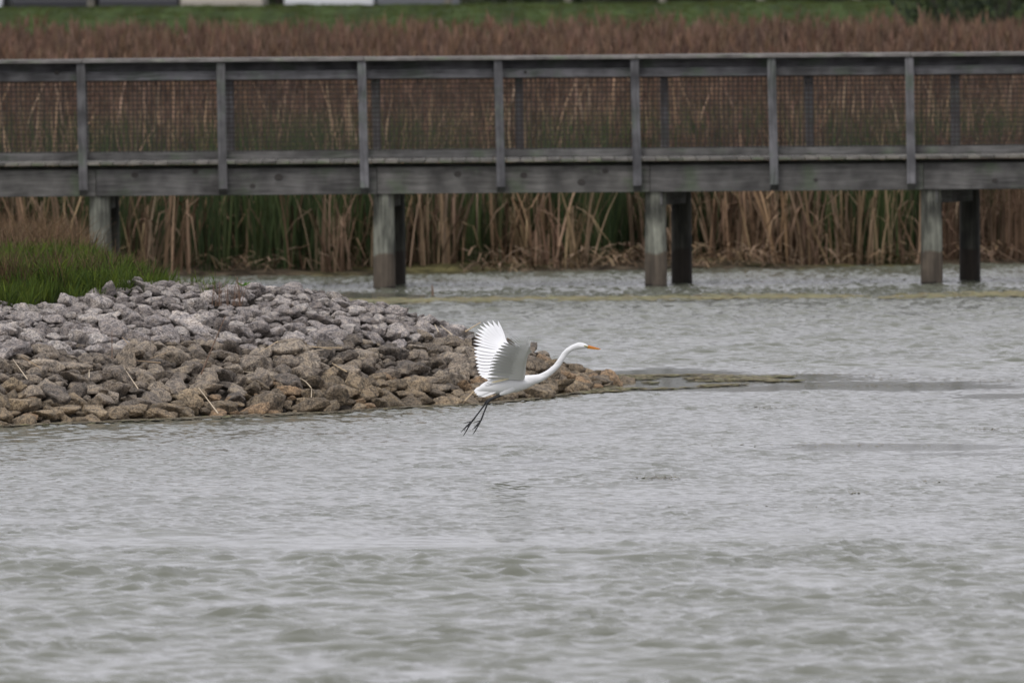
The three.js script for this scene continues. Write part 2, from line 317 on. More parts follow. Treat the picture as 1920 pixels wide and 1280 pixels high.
function scatter(name, geos, m, spots, label, category, parent = scene) { // spots: [x,y,z,turn,scale,tone]; one object of stuff
  const g = new THREE.Group(); g.name = parent === scene ? numbered(name) : name; if (parent === scene) g.userData = { kind: 'stuff', label, category }; parent.add(g);
  const by = geos.map(() => []); spots.forEach(s => by[Math.floor(rnd() * geos.length)].push(s));
  const M = new THREE.Matrix4(), Q = new THREE.Quaternion(), E = new THREE.Euler();
  geos.forEach((ge, k) => {
    if (!by[k].length) return; const im = new THREE.InstancedMesh(ge, m, by[k].length);
    by[k].forEach((s, i) => { M.compose(new THREE.Vector3(s[0], s[1], s[2]), Q.setFromEuler(E.set(s[6] || 0, s[3], s[7] || 0)), new THREE.Vector3(s[4], s[4] * (s[8] || 1), s[4])); im.setMatrixAt(i, M); im.setColorAt(i, s[5]); });
    im.name = name + '_tufts'; im.userData.kind = 'stuff'; im.castShadow = im.receiveShadow = true; g.add(im);
  });
  return g;
}
const tone = (lo, hi) => { const v = rr(lo, hi); return C(v * rr(0.92, 1.08), v, v * rr(0.88, 1.1)); };

// grass on the spur
{
  seed = 99;
  const green = Array.from({ length: 5 }, () => mergeC(Array.from({ length: 13 }, () => { const h = rr(0.1, 0.25), k = rnd(); return tinted(blade(leaning(gauss() * 0.05, gauss() * 0.05, h, rr(0, 0.35), rnd() * 6.28, rr(0, 0.5), 5), rr(0.005, 0.010), rnd() * 6), [lerp(0.048, 0.125, k), lerp(0.085, 0.17, k), 0.021]); })));
  const spots = [];
  for (let i = 0; i < 15000; i++) {
    const x = rr(-6.5, -1.95), c = table(CR, x, 1), d = c + 0.05 - 0.8 * smooth(-2.5, -3.6, x) + Math.pow(rnd(), 1.35) * 18, edge = -2.16 - 0.0715 * (d - c) + (vnoise(d * 1.7, 2, 3) - 0.5) * 0.35;
    if (x > edge || d > 108) continue;
    if (d < c + 0.4 - 0.8 * smooth(-2.5, -3.6, x) && vnoise(x * 4, d * 4, 8) < 0.4) continue;
    spots.push([x, spurH(x, d) - 0.06, -d, rnd() * 6.28, rr(0.7, 1.15) * lerp(1.0, 0.8, smooth(-2.6, -2, x)) * (0.55 + 0.9 * vnoise(x * 2.6, d * 1.6, 19)), tone(0.45, 1.2)]);
  }
  for (let i = 0; i < 60; i++) { const x = rr(-4.2, -2.2), c = table(CR, x, 1), d = c - rr(0, 0.5); if (vnoise(x * 3, 5, 2) < 0.5) continue; spots.push([x, spurH(x, d), -d, rnd() * 6.28, rr(0.5, 0.8), tone(0.8, 1.2)]); }
  scatter('grass', green, leafMat, spots, 'lush green grass on the bank above the stones', 'grass');
  const dry = Array.from({ length: 4 }, () => mergeC(Array.from({ length: 12 }, () => { const h = rr(0.2, 0.48), k = rnd(); return tinted(blade(leaning(gauss() * 0.06, gauss() * 0.06, h, rr(0, 0.4), rnd() * 6.28, rr(0, 0.6), 5), rr(0.004, 0.008), rnd() * 6), [lerp(0.11, 0.19, k), lerp(0.08, 0.12, k), lerp(0.045, 0.07, k)]); })));
  const ds = [];
  for (let i = 0; i < 5200; i++) { const x = rr(-7, -2.6), d = rr(102, 117); if (x > -1.98 - 0.0715 * (d - 93)) continue; if (rnd() > smooth(102, 106, d)) continue; ds.push([x, spurH(x, d) - 0.06, -d, rnd() * 6.28, rr(0.75, 1.2), tone(0.6, 1.1)]); }
  for (let i = 0; i < 900; i++) { const x = rr(-5, -2.0), c = table(CR, x, 1), d = c + rr(-0.1, 3); if (x > -1.98 - 0.07 * (d - c) || vnoise(x * 2.5, d * 2, 44) < 0.62) continue; ds.push([x, spurH(x, d) - 0.05, -d, rnd() * 6.28, rr(0.6, 0.95), tone(0.35, 0.8)]); }
  scatter('dry_grass', dry, deadMat, ds, 'brown dry grass along the back edge of the green bank', 'grass');
}

// reed beds
{
  seed = 777;
  const tan = () => { const k = Math.pow(rnd(), 1.5); return [lerp(0.15, 0.42, k), lerp(0.10, 0.295, k), lerp(0.062, 0.19, k)]; };
  const deadClump = () => mergeC(Array.from({ length: 8 }, () => {
    const h = rr(0.75, 1.0) * rr(0.8, 2.0), az = rnd() * 6.28, x = gauss() * 0.16, z = gauss() * 0.16, broken = rnd() < 0.62, path = leaning(x, z, h, rnd() < 0.3 ? rr(0.1, 0.5) : rr(0, 0.14), az, rr(0, 0.2), 6);
    if (broken) { const k = 2 + Math.floor(rnd() * 2), b = path[k], az2 = rnd() * 6.28; for (let i = k + 1; i < 6; i++) { const t = (i - k) / (5 - k); path[i] = [b[0] + Math.cos(az2) * t * 0.38, Math.max(0.05, b[1] + 0.05 * t - t * t * rr(0.2, 0.75)), b[2] + Math.sin(az2) * t * 0.38]; } }
    return tinted(blade(path, rr(0.016, 0.042), rnd() * 6), tan());
  }));
  const greenClump = () => mergeC(Array.from({ length: 9 }, () => { const k = rnd(); return tinted(blade(leaning(gauss() * 0.1, gauss() * 0.1, rr(0.9, 1.65), rr(0, 0.16), rnd() * 6.28, rr(0, 0.1), 6), rr(0.014, 0.028), rnd() * 6), [lerp(0.045, 0.098, k), lerp(0.072, 0.132, k), lerp(0.028, 0.05, k)]); }));
  const reedClump = () => mergeC([].concat(...Array.from({ length: 6 }, () => {
    const h = rr(1.6, 2.3), az = rnd() * 6.28, x = gauss() * 0.18, z = gauss() * 0.18, lean = rr(0, 0.06), k = rnd(), c = [lerp(0.122, 0.235, k), lerp(0.081, 0.152, k), lerp(0.055, 0.099, k)], out = [];
    out.push(tinted(blade(leaning(x, z, h, lean, az, 0.02, 5), 0.014, rnd() * 6), c.map(q => q * 1.25)));
    for (let j = 0; j < 3; j++) { const y0 = h * rr(0.3, 0.85), a2 = rnd() * 6.28, L = rr(0.25, 0.5); out.push(tinted(blade([0, 1, 2, 3].map(i => { const t = i / 3; return [x + Math.cos(az) * lean * y0 + Math.cos(a2) * L * t * 0.7, y0 + L * t * 0.6 - L * t * t * 0.5, z + Math.sin(az) * lean * y0 + Math.sin(a2) * L * t * 0.7]; }), rr(0.012, 0.024), rnd() * 6), c)); }
    const tx = x + Math.cos(az) * lean * h, tz = z + Math.sin(az) * lean * h;
    for (let j = 0; j < 5; j++) { const a2 = rnd() * 6.28, L = rr(0.14, 0.3); out.push(tinted(blade([0, 1, 2].map(i => { const t = i / 2; return [tx + Math.cos(a2) * 0.06 * t, h - 0.1 + L * t, tz + Math.sin(a2) * 0.06 * t]; }), rr(0.02, 0.04), rnd() * 6), c.map((q, i) => q * [0.92, 0.9, 0.95][i]))); }
    return out;
  })));
  const dead = Array.from({ length: 7 }, deadClump), grn = Array.from({ length: 5 }, greenClump), reed = Array.from({ length: 6 }, reedClump);
  const A = [], B = [], D = [];
  for (let i = 0; i < 2700; i++) {
    const s = Math.pow(rnd(), 1.3) * 11, x = rr(-1, 1) * (7.4 + s * 0.05), d = bankD(x) + 1.6 + s + (vnoise(x * 1.4, 3, 31) - 0.5) * 1.6, n = fbm(x * 0.75, d * 0.4, 51, 3);
    if (n < 0.51 && rnd() < 0.9) continue;
    A.push([x, groundH(x, d) - 0.02, -d, rnd() * 6.28, rr(0.75, 1.15), tone(0.5, 1.1)]);
  }
  for (let i = 0; i < 6400; i++) {
    const s = Math.pow(rnd(), 1.1) * 12, x = rr(-1, 1) * 7.8, d = bankD(x) + 1.9 + s + (vnoise(x * 1.4, 3, 31) - 0.5) * 1.6, n = fbm(x * 0.75 + 30, d * 0.5, 57, 3);
    if (n < 0.43 && rnd() < 0.8) continue;
    B.push([x, groundH(x, d) - 0.02, -d, rnd() * 6.28, rr(0.75, 1.12), tone(0.6, 1.2)]);
  }
  for (let i = 0; i < 520; i++) { const x = rr(-1, 1) * 7.6, d = bankD(x) + rr(3, 11); A.push([x, groundH(x, d) - 0.02, -d, rnd() * 6.28, rr(1.0, 1.35), tone(0.7, 1.3)]); }
  for (let i = 0; i < 13000; i++) {
    const d = 140.5 + Math.pow(rnd(), 1.5) * 79, x = rr(-1, 1) * (0.0415 * d + 2.2), n = fbm(x * 0.5, d * 0.1, 59, 3);
    D.push([x, groundH(x, Math.min(d, 205)) - 0.05, -d, rnd() * 6.28, rr(0.88, 1.05) * (0.93 + 0.14 * n) * lerp(0.66, 1.0, smooth(141, 163, d)), tone(0.7, 1.2)]);
  }
  scatter('cattail_reeds', dead, deadMat, A, 'tan dead cattail leaves standing along the far bank', 'reeds');
  scatter('green_reeds', grn, leafMat, B, 'fresh green cattail leaves among the dead ones', 'reeds');
  scatter('brown_reed_field', reed, deadMat, D, 'wide field of tall reddish brown reeds behind the boardwalk', 'reeds');
  const litterG = Array.from({ length: 5 }, () => mergeC(Array.from({ length: 5 }, () => { const L = rr(0.2, 0.7), az = rnd() * 6.28, x = gauss() * 0.2, z = gauss() * 0.2, y = rr(0.01, 0.22), up = rr(-0.05, 0.35); return tinted(blade([0, 1, 2, 3].map(i => { const t = i / 3; return [x + Math.cos(az) * L * t, Math.max(0.01, y + up * t - 0.3 * t * t), z + Math.sin(az) * L * t]; }), rr(0.015, 0.035), rnd() * 6), tan()); })));
  const Lt = []; for (let i = 0; i < 900; i++) { const x = rr(-7.5, 7.5), d = bankD(x) + 0.7 + rnd() * 2.6; if (vnoise(x * 1.2, d, 61) < 0.42) continue; Lt.push([x, groundH(x, d), -d, rnd() * 6.28, rr(0.6, 1.2), tone(0.45, 1.0)]); }
  scatter('reed_litter', litterG, deadMat, Lt, 'fallen broken reed leaves littering the muddy waterline', 'reed litter');
}

// ---------- floating algae ----------
{
  seed = 31;
  const geos = Array.from({ length: 5 }, (_, k) => { const g = mergeVertices(new THREE.IcosahedronGeometry(1, 2).deleteAttribute('uv').deleteAttribute('normal')), p = g.attributes.position; for (let i = 0; i < p.count; i++) { const x = p.getX(i), y = p.getY(i), z = p.getZ(i), r = 0.75 + 0.6 * fbm(x * 1.8 + k * 9 + y, z * 1.8 + 5, 3, 3); p.setXYZ(i, x * r, y * 0.07 * r, z * r); } g.computeVertexNormals(); return g; });
  const m = mat([1, 1, 1], { roughness: 0.75 });
  const spots = [], add = (x, d, s, c) => spots.push([x, rr(0.003, 0.0135), -d, rnd() * 6.28, s, c]);
  const col = () => { const v = rr(0.6, 1.15); return C(0.185 * v * rr(0.85, 1.1), 0.16 * v, 0.068 * v); }, brown = () => { const v = rr(0.6, 1.1); return C(0.14 * v, 0.115 * v, 0.07 * v); };
  for (let i = 0; i < 9000; i++) {                            // long mat in front of the boardwalk
    const x = rr(-2.6, 7.4), c = 124.9 + 0.12 * (x - 1) * 0.2 + (vnoise(x * 0.8, 2, 7) - 0.5) * 0.9, w = 1.0 + vnoise(x * 0.5, 8, 9) * 0.9, d = c + gauss() * w * 0.62;
    if (vnoise(x * 2.2, d * 2, 12) < 0.22) continue; add(x, d, rr(0.02, 0.07), col());
  }
  for (let i = 0; i < 15000; i++) {                           // mat round the tip of the stones
    const x = rr(-0.35, 2.3), t = (x + 0.35) / 2.65, c = lerp(93.8, 97.6, Math.pow(t, 0.5)), w = 3.2 * Math.pow(1 - t, 0.5) + 0.4, d = c + rr(-0.5, 1.0) * w;
    if (fbm(x * 3.2, d * 1.3, 14, 3) < 0.24 + 0.30 * t + 0.14 * rnd() || d < table(SH, x, 1) - 0.45 && x < 0.5) continue; add(x, d, rr(0.008, 0.034), rnd() < 0.6 ? col() : brown());
  }
  for (let i = 0; i < 2600; i++) { const x = rr(-4.6, 0.6), d = table(SH, x, 1) - Math.abs(gauss()) * 0.30 * (0.5 + vnoise(x * 1.3, 4, 3)); add(x, d, rr(0.01, 0.04), rnd() < 0.15 ? col() : brown()); }
  for (const [px, py, w, n] of [[1240, 898, 50, 130], [1610, 926, 26, 30], [1560, 937, 16, 20], [1850, 807, 60, 60], [1050, 992, 18, 16], [1430, 766, 150, 90], [1880, 716, 60, 90], [1700, 712, 200, 160], [1500, 704, 160, 260], [1450, 716, 200, 260], [1650, 724, 180, 220], [1600, 836, 240, 160], [1740, 905, 40, 26], [1620, 906, 30, 16], [280, 905, 60, 12], [800, 935, 200, 22], [1350, 950, 400, 40], [810, 545, 6, 12], [1040, 547, 10, 10]]) {
    for (let i = 0; i < n; i++) { const qx = px + gauss() * w, qy = py + gauss() * 3.2, d = EYE * FPX / (qy + ROLL * (qx - 960) - 6), p = P(qx, qy, d); add(p.x, d, rr(0.003, 0.013), rnd() < 0.5 ? brown() : col()); }
  }
  scatter('floating_algae', geos, m, spots, 'olive yellow algae mats floating beside the stones and before the boardwalk', 'algae');
}

// ---------- boardwalk ----------
const BD = 130, S = FPX / BD, BX = px => (px - 960) / S;     // front face of the boardwalk
const hAt = y => EYE - (y - 6) / S;                           // height of a line measured on that face
const woodMats = [[0.20, 0.197, 0.205], [0.18, 0.177, 0.184], [0.225, 0.22, 0.228], [0.19, 0.185, 0.186]].map(c => mat(c, { map: woodMap, bumpMap: woodBump, bumpScale: 0.004, roughness: 0.92 }));
const fasciaMats = [[0.182, 0.175, 0.166], [0.165, 0.16, 0.153], [0.198, 0.19, 0.176]].map(c => mat(c, { map: woodMap, bumpMap: woodBump, bumpScale: 0.004, roughness: 0.92 }));
const capMats = [[0.30, 0.28, 0.262], [0.27, 0.252, 0.236]].map(c => mat(c, { map: woodMap, bumpMap: woodBump, bumpScale: 0.003, roughness: 0.92 })), deckMats = [[0.27, 0.25, 0.22], [0.23, 0.215, 0.19], [0.31, 0.285, 0.245]].map(c => mat(c, { map: woodMap, roughness: 0.92 }));
const pick = a => a[Math.floor(rnd() * a.length)];
function beam(w, h, d, long, r = 0.006) { return boxUV(new RoundedBoxGeometry(w, h, d, 1, r), 0.8, [rr(0, 1), rr(0, 1)], long); }
{
  seed = 2024;
  const bw = thing('boardwalk', 'weathered grey timber boardwalk on round piles crossing the lake', 'boardwalk', [0, 0, -BD]);
  const capTop = hAt(105), front = [-366, -104, 158, 420, 686, 942, 1198, 1455, 1712, 1969, 2226].map(BX), back = [-390, -112, 162, 436, 711, 979, 1251, 1524, 1796, 2069, 2342].map(x => (x - 960) / (FPX / (BD + 1.62)));
  const x0 = front[0], x1 = front[front.length - 1], W = 1.62;
  const deckY = hAt(298), postBot = hAt(359);
  const put = (name, g, m, x, y, z, rz = 0) => { const o = mesh(name, g, m, bw, [x, y, z]); o.rotation.z = rz; return o; };
  const side = (list, z, dir) => {                             // one railing; dir +1 faces the camera
    for (let i = 0; i < list.length; i++) {                    // posts, with a sloping cut at the foot
      const h = capTop - 0.04 - postBot, s = new THREE.Shape([[-0.045, 0.055], [0.045, 0], [0.045, h], [-0.045, h]].map(p => new THREE.Vector2(...p)));
      let g = new THREE.ExtrudeGeometry(s, { depth: 0.084, bevelEnabled: true, bevelThickness: 0.003, bevelSize: 0.003, bevelSegments: 1 }).translate(0, 0, -0.042).rotateY(dir > 0 ? Math.PI / 2 : -Math.PI / 2);
      put('post', boxUV(g, 0.8, [rr(0, 1), rr(0, 1)], 1), pick(woodMats), list[i], postBot, z, 0.014 + gauss() * 0.006);
    }
    for (let i = 0; i < list.length - 1; i++) {
      const a = list[i], b = list[i + 1], L = b - a, mx = (a + b) / 2, zi = z - dir * 0.066;
      put('upper_rail', beam(L - 0.004, 0.094, 0.038, 0), pick(woodMats), mx, hAt(137), zi, gauss() * 0.0012);
      put('lower_rail', beam(L - 0.004, 0.08, 0.038, 0), pick(fasciaMats), mx, hAt(287.5), zi, gauss() * 0.0015);
      put('rail_backer', beam(L - 0.004, 0.12, 0.036, 0), pick(woodMats), mx, capTop - 0.102, z - dir * 0.215, 0);
      const wires = [], top = hAt(140), bot = hAt(290), pitch = 0.05, zz = zi - dir * 0.024;
      for (let x = a + 0.02; x < b; x += pitch) wires.push(new THREE.BoxGeometry(dir > 0 ? 0.008 : 0.005, top - bot, 0.005).translate(x - mx, 0, zz - z));
      for (let y = bot; y < top; y += pitch) wires.push(new THREE.BoxGeometry(L, dir > 0 ? 0.008 : 0.005, 0.005).translate(0, y - (top + bot) / 2, zz - z + 0.0052));
      put('wire_mesh', merge(wires), wireMat, mx, (top + bot) / 2, z).userData.kind = 'stuff';
    }
    for (let i = 0; i < list.length - 1; i += 2) {             // cap boards span two bays
      const a = list[i], b = list[Math.min(i + 2, list.length - 1)];
      put('cap_rail', beam(b - a - 0.004, 0.04, 0.32, 0, 0.008), pick(capMats), (a + b) / 2, capTop - 0.02 + (i % 4 ? 0.003 : 0), z - dir * 0.085, gauss() * 0.0009);
    }
  };
  const wireMat = mat([0.035, 0.028, 0.024], { roughness: 0.8 });
  side(front, 0, 1); side(back, -W, -1);
  let k = 0;
  for (let x = x0 - 0.1; x < x1 + 0.1; x += 0.143, k++) put('deck_plank', beam(0.136, 0.03, W + 0.05 + rr(0, 0.014), 2, 0.004), pick(deckMats), x, deckY - 0.015 + rr(-0.002, 0.002), -W / 2);
  for (const [z, list] of [[-0.09, front], [-W + 0.09, back]])
    for (let i = 0; i < list.length - 1; i += 2) { const a = list[i] + 0.13, b = list[Math.min(i + 2, list.length - 1)] + 0.13; put('edge_beam', beam(b - a - 0.005, 0.28, 0.07, 0, 0.006), pick(fasciaMats), (a + b) / 2, deckY - 0.078 - 0.14, z, gauss() * 0.0008); }
  for (const z of [-0.55, -1.07]) put('stringer', beam(x1 - x0, 0.24, 0.07, 0), fasciaMats[1], (x0 + x1) / 2, deckY - 0.04 - 0.13, z);
  const knot = mat([0.045, 0.04, 0.036], { roughness: 0.9 });
  for (const [px, py, r] of [[252, 328, 5], [366, 321, 4], [522, 332, 6], [473, 348, 4], [858, 326, 5], [982, 328, 5], [1090, 341, 5.5], [1135, 320, 4.5], [1530, 337, 3], [1866, 338, 4], [106, 136, 4], [985, 135, 2.5]]) {
    const p = P(px, py, BD + (py < 200 ? 0.045 : 0.055)); put('knot', new THREE.CylinderGeometry(r / S, r / S * 1.1, 0.008, 14).rotateX(Math.PI / 2).scale(1.25, 1, 1), knot, p.x, p.y, (py < 200 ? -0.0445 : -0.0525));
  }
  const pileMat = mat([0.62, 0.62, 0.62], { map: pileMap, bumpMap: woodBump, bumpScale: 0.003, roughness: 0.9 }), tarMat = mat([0.16, 0.155, 0.15], { map: pileMap, roughness: 0.85 });
  const pile = (x, z, r, m, bottom = -1.0) => {
    const top = deckY - 0.30, pos = [], uv = [], n = 20, rows = 16, off = rnd();
    for (let j = 0; j < rows; j++) for (let i = 0; i <= n; i++) { const y = lerp(bottom, top, j / (rows - 1)), a = i / n * Math.PI * 2, q = r * (1.05 - 0.07 * (y / 1.3)) * (1 + (fbm(Math.cos(a) + 3, Math.sin(a) + y * 0.6 + off * 9, 3, 3) - 0.5) * 0.06); pos.push([Math.cos(a) * q, y, Math.sin(a) * q]); uv.push(i / n + off, Math.max(0.003, y / 1.4)); }
    const g = fromGrid(pos, n + 1, rows); g.setAttribute('uv', new THREE.Float32BufferAttribute(uv, 2)); return put('pile', g, m, x, 0, z);
  };
  for (const px of [-350, 188, 721, 1232, 1750, 2260]) pile(BX(px), -0.19, 0.112, pileMat);
  for (const px of [-360, 206, 742, 1280, 1821, 2340]) pile((px - 960) / (FPX / (BD + 1.45)), -W + 0.12, 0.107, tarMat);
  for (const [a, b] of [[-350, -360], [188, 206], [721, 742], [1232, 1280], [1750, 1821], [2260, 2340]]) { const A = [BX(a), -0.1], B = [(b - 960) / (FPX / (BD + 1.45)), -W + 0.1], L = Math.hypot(B[0] - A[0], B[1] - A[1]); const o = put('cross_beam', beam(0.14, 0.2, L, 2), fasciaMats[1], (A[0] + B[0]) / 2, deckY - 0.40, (A[1] + B[1]) / 2); o.rotation.y = Math.atan2(B[0] - A[0], B[1] - A[1]); }
}

// ---------- dry stalks and twigs among the stones ----------
{
  seed = 515;
  const straw = [[0.52, 0.40, 0.25], [0.42, 0.30, 0.18], [0.60, 0.50, 0.36], [0.16, 0.10, 0.065]].map(c => mat(c, { roughness: 0.8 }));
  const stalk = (pts, r, m, label, name = 'dry_stalk', grp) => {
    const base = new THREE.Vector3(...pts[0]); const path = pts.map((p, i) => [p[0] - base.x, p[1] - base.y, p[2] - base.z, r * (1 - 0.55 * i / (pts.length - 1)), r * (1 - 0.55 * i / (pts.length - 1))]);
    r *= 1; const o = mesh(name, sweep(spline(path, 8), 6), m, scene, base.toArray()); tag(o, label, name.replace('dry_', ''), grp ? { group: grp } : {}); return o;
  };
  // measured on the stone slope: distance from the height of the slope under the line of sight
  const onSlope = (px, py) => { for (let d = 86; d < 99; d += 0.02) { const p = P(px, py, d); if (p.y <= spurH(p.x, d) + 0.06) return d; } return 95; };
  const L = (a, b, r, m, label, lift = 0, bend = 0) => { const d = onSlope(...a) - 0.08, e = Math.min(onSlope(...b) - 0.1, d + 0.5), p = P(...a, d), q = P(...b, lift ? d + 0.1 : Math.min(d + 0.35, e)); const mid = p.clone().lerp(q, 0.5); mid.y += bend; stalk([p.toArray(), mid.toArray(), q.toArray()], r * 0.68, straw[m], label); };
  L([376, 702], [422, 592], 0.0085, 3, 'tall dark brown stem leaning right out of the middle of the stones', 1);
  L([209, 672], [209, 620], 0.006, 3, 'short upright dark stem standing among the left stones', 1);
  L([408, 775], [371, 726], 0.0075, 2, 'pale straight straw sloping down to the waterline among brown stones');
  L([258, 729], [232, 690], 0.006, 2, 'pale straw lying on dark stones left of the tall dark stem');
  L([50, 711], [23, 673], 0.006, 2, 'pale straw at the left edge of the stones');
  L([75, 690], [38, 668], 0.005, 1, 'brown straw crossing stones near the left edge');
  L([166, 708], [166, 693], 0.006, 2, 'short white stub of straw standing between left stones', 1);
  L([650, 697], [622, 681], 0.008, 0, 'short orange straw on the stones left of the bird');
  L([640, 652], [548, 650], 0.006, 0, 'long yellow straw lying flat across the middle stones');
  L([552, 663], [606, 655], 0.006, 2, 'pale straw crossing the long yellow straw');
  L([622, 655], [552, 643], 0.005, 0, 'thin yellow straw above the crossed straws');
  L([520, 640], [484, 661], 0.006, 0, 'yellow straw leaning on a rounded pale stone');
  L([583, 727], [562, 709], 0.006, 2, 'bent pale straw between two dark gaps near the water', 0, 0.01);
  L([583, 745], [584, 728], 0.005, 2, 'small upright pale straw above a dark gap near the water', 1);
  L([474, 699], [455, 696], 0.005, 2, 'short pale straw in front of dark middle stones');
  L([300, 680], [255, 676], 0.006, 1, 'brown straw lying level on the stones by the tall dark stem');
  L([330, 655], [280, 672], 0.005, 1, 'thin brown straw pointing up right across grey stones');
  L([250, 655], [228, 632], 0.006, 1, 'brown straw behind the short upright stem');
  L([848, 628], [826, 610], 0.007, 2, 'pale reed stalk lying near the top of the stones left of the bird');
  L([822, 622], [815, 608], 0.007, 2, 'short pale reed stalk leaning near the top of the stones');
  L([872, 622], [901, 604], 0.009, 0, 'tan reed stalk poking past the ridge behind the raised white wing', 1);
  L([866, 757], [889, 733], 0.010, 0, 'tan reed stalk sticking up from low stones behind the tail of the bird', 1);
  // bare twiggy weed on the crest
  const tw = thing('dead_weed', 'leafless dark twiggy weed growing on the crest of the stones', 'weed', P(428, 566, 92.4).toArray());
  for (let i = 0; i < 26; i++) { const a = rr(-0.13, 0.11), h = rr(0.08, 0.22), b = a + gauss() * 0.05, c = gauss() * 0.08; mesh('stem', sweep([[a, -0.03, c, 0.0028], [lerp(a, b, 0.5) + gauss() * 0.012, h * 0.5, c, 0.002], [b, h, c + gauss() * 0.03, 0.0012]], 5), straw[3], tw); if (i % 2) mesh('twig', sweep([[lerp(a, b, 0.6), h * 0.6, c, 0.0016], [lerp(a, b, 0.6) + gauss() * 0.05, h * 0.85, c, 0.001]], 5), straw[3], tw); }
  const w2 = thing('seedling', 'small single green leafy plant beside the leafless weed', 'plant', P(455, 541, 93.1).toArray());
  const lg = leaf => tinted(blade([0, 1, 2, 3].map(i => [Math.cos(leaf) * 0.02 * i, 0.02 + 0.011 * i, Math.sin(leaf) * 0.01 * i]), 0.035, leaf), [0.09, 0.2, 0.03]);
  for (let i = 0; i < 5; i++) mesh('leaf', lg(i * 1.3), leafMat, w2);
  // a stub sticking out of the water
  const ws = P(812, 551, 127.2); stalk([[ws.x, -0.1, ws.z], [ws.x - 0.005, 0.03, ws.z], [ws.x - 0.012, 0.1, ws.z]], 0.016, straw[3], 'dark wooden stub poking out of the water beside the left pile', 'stub');
}

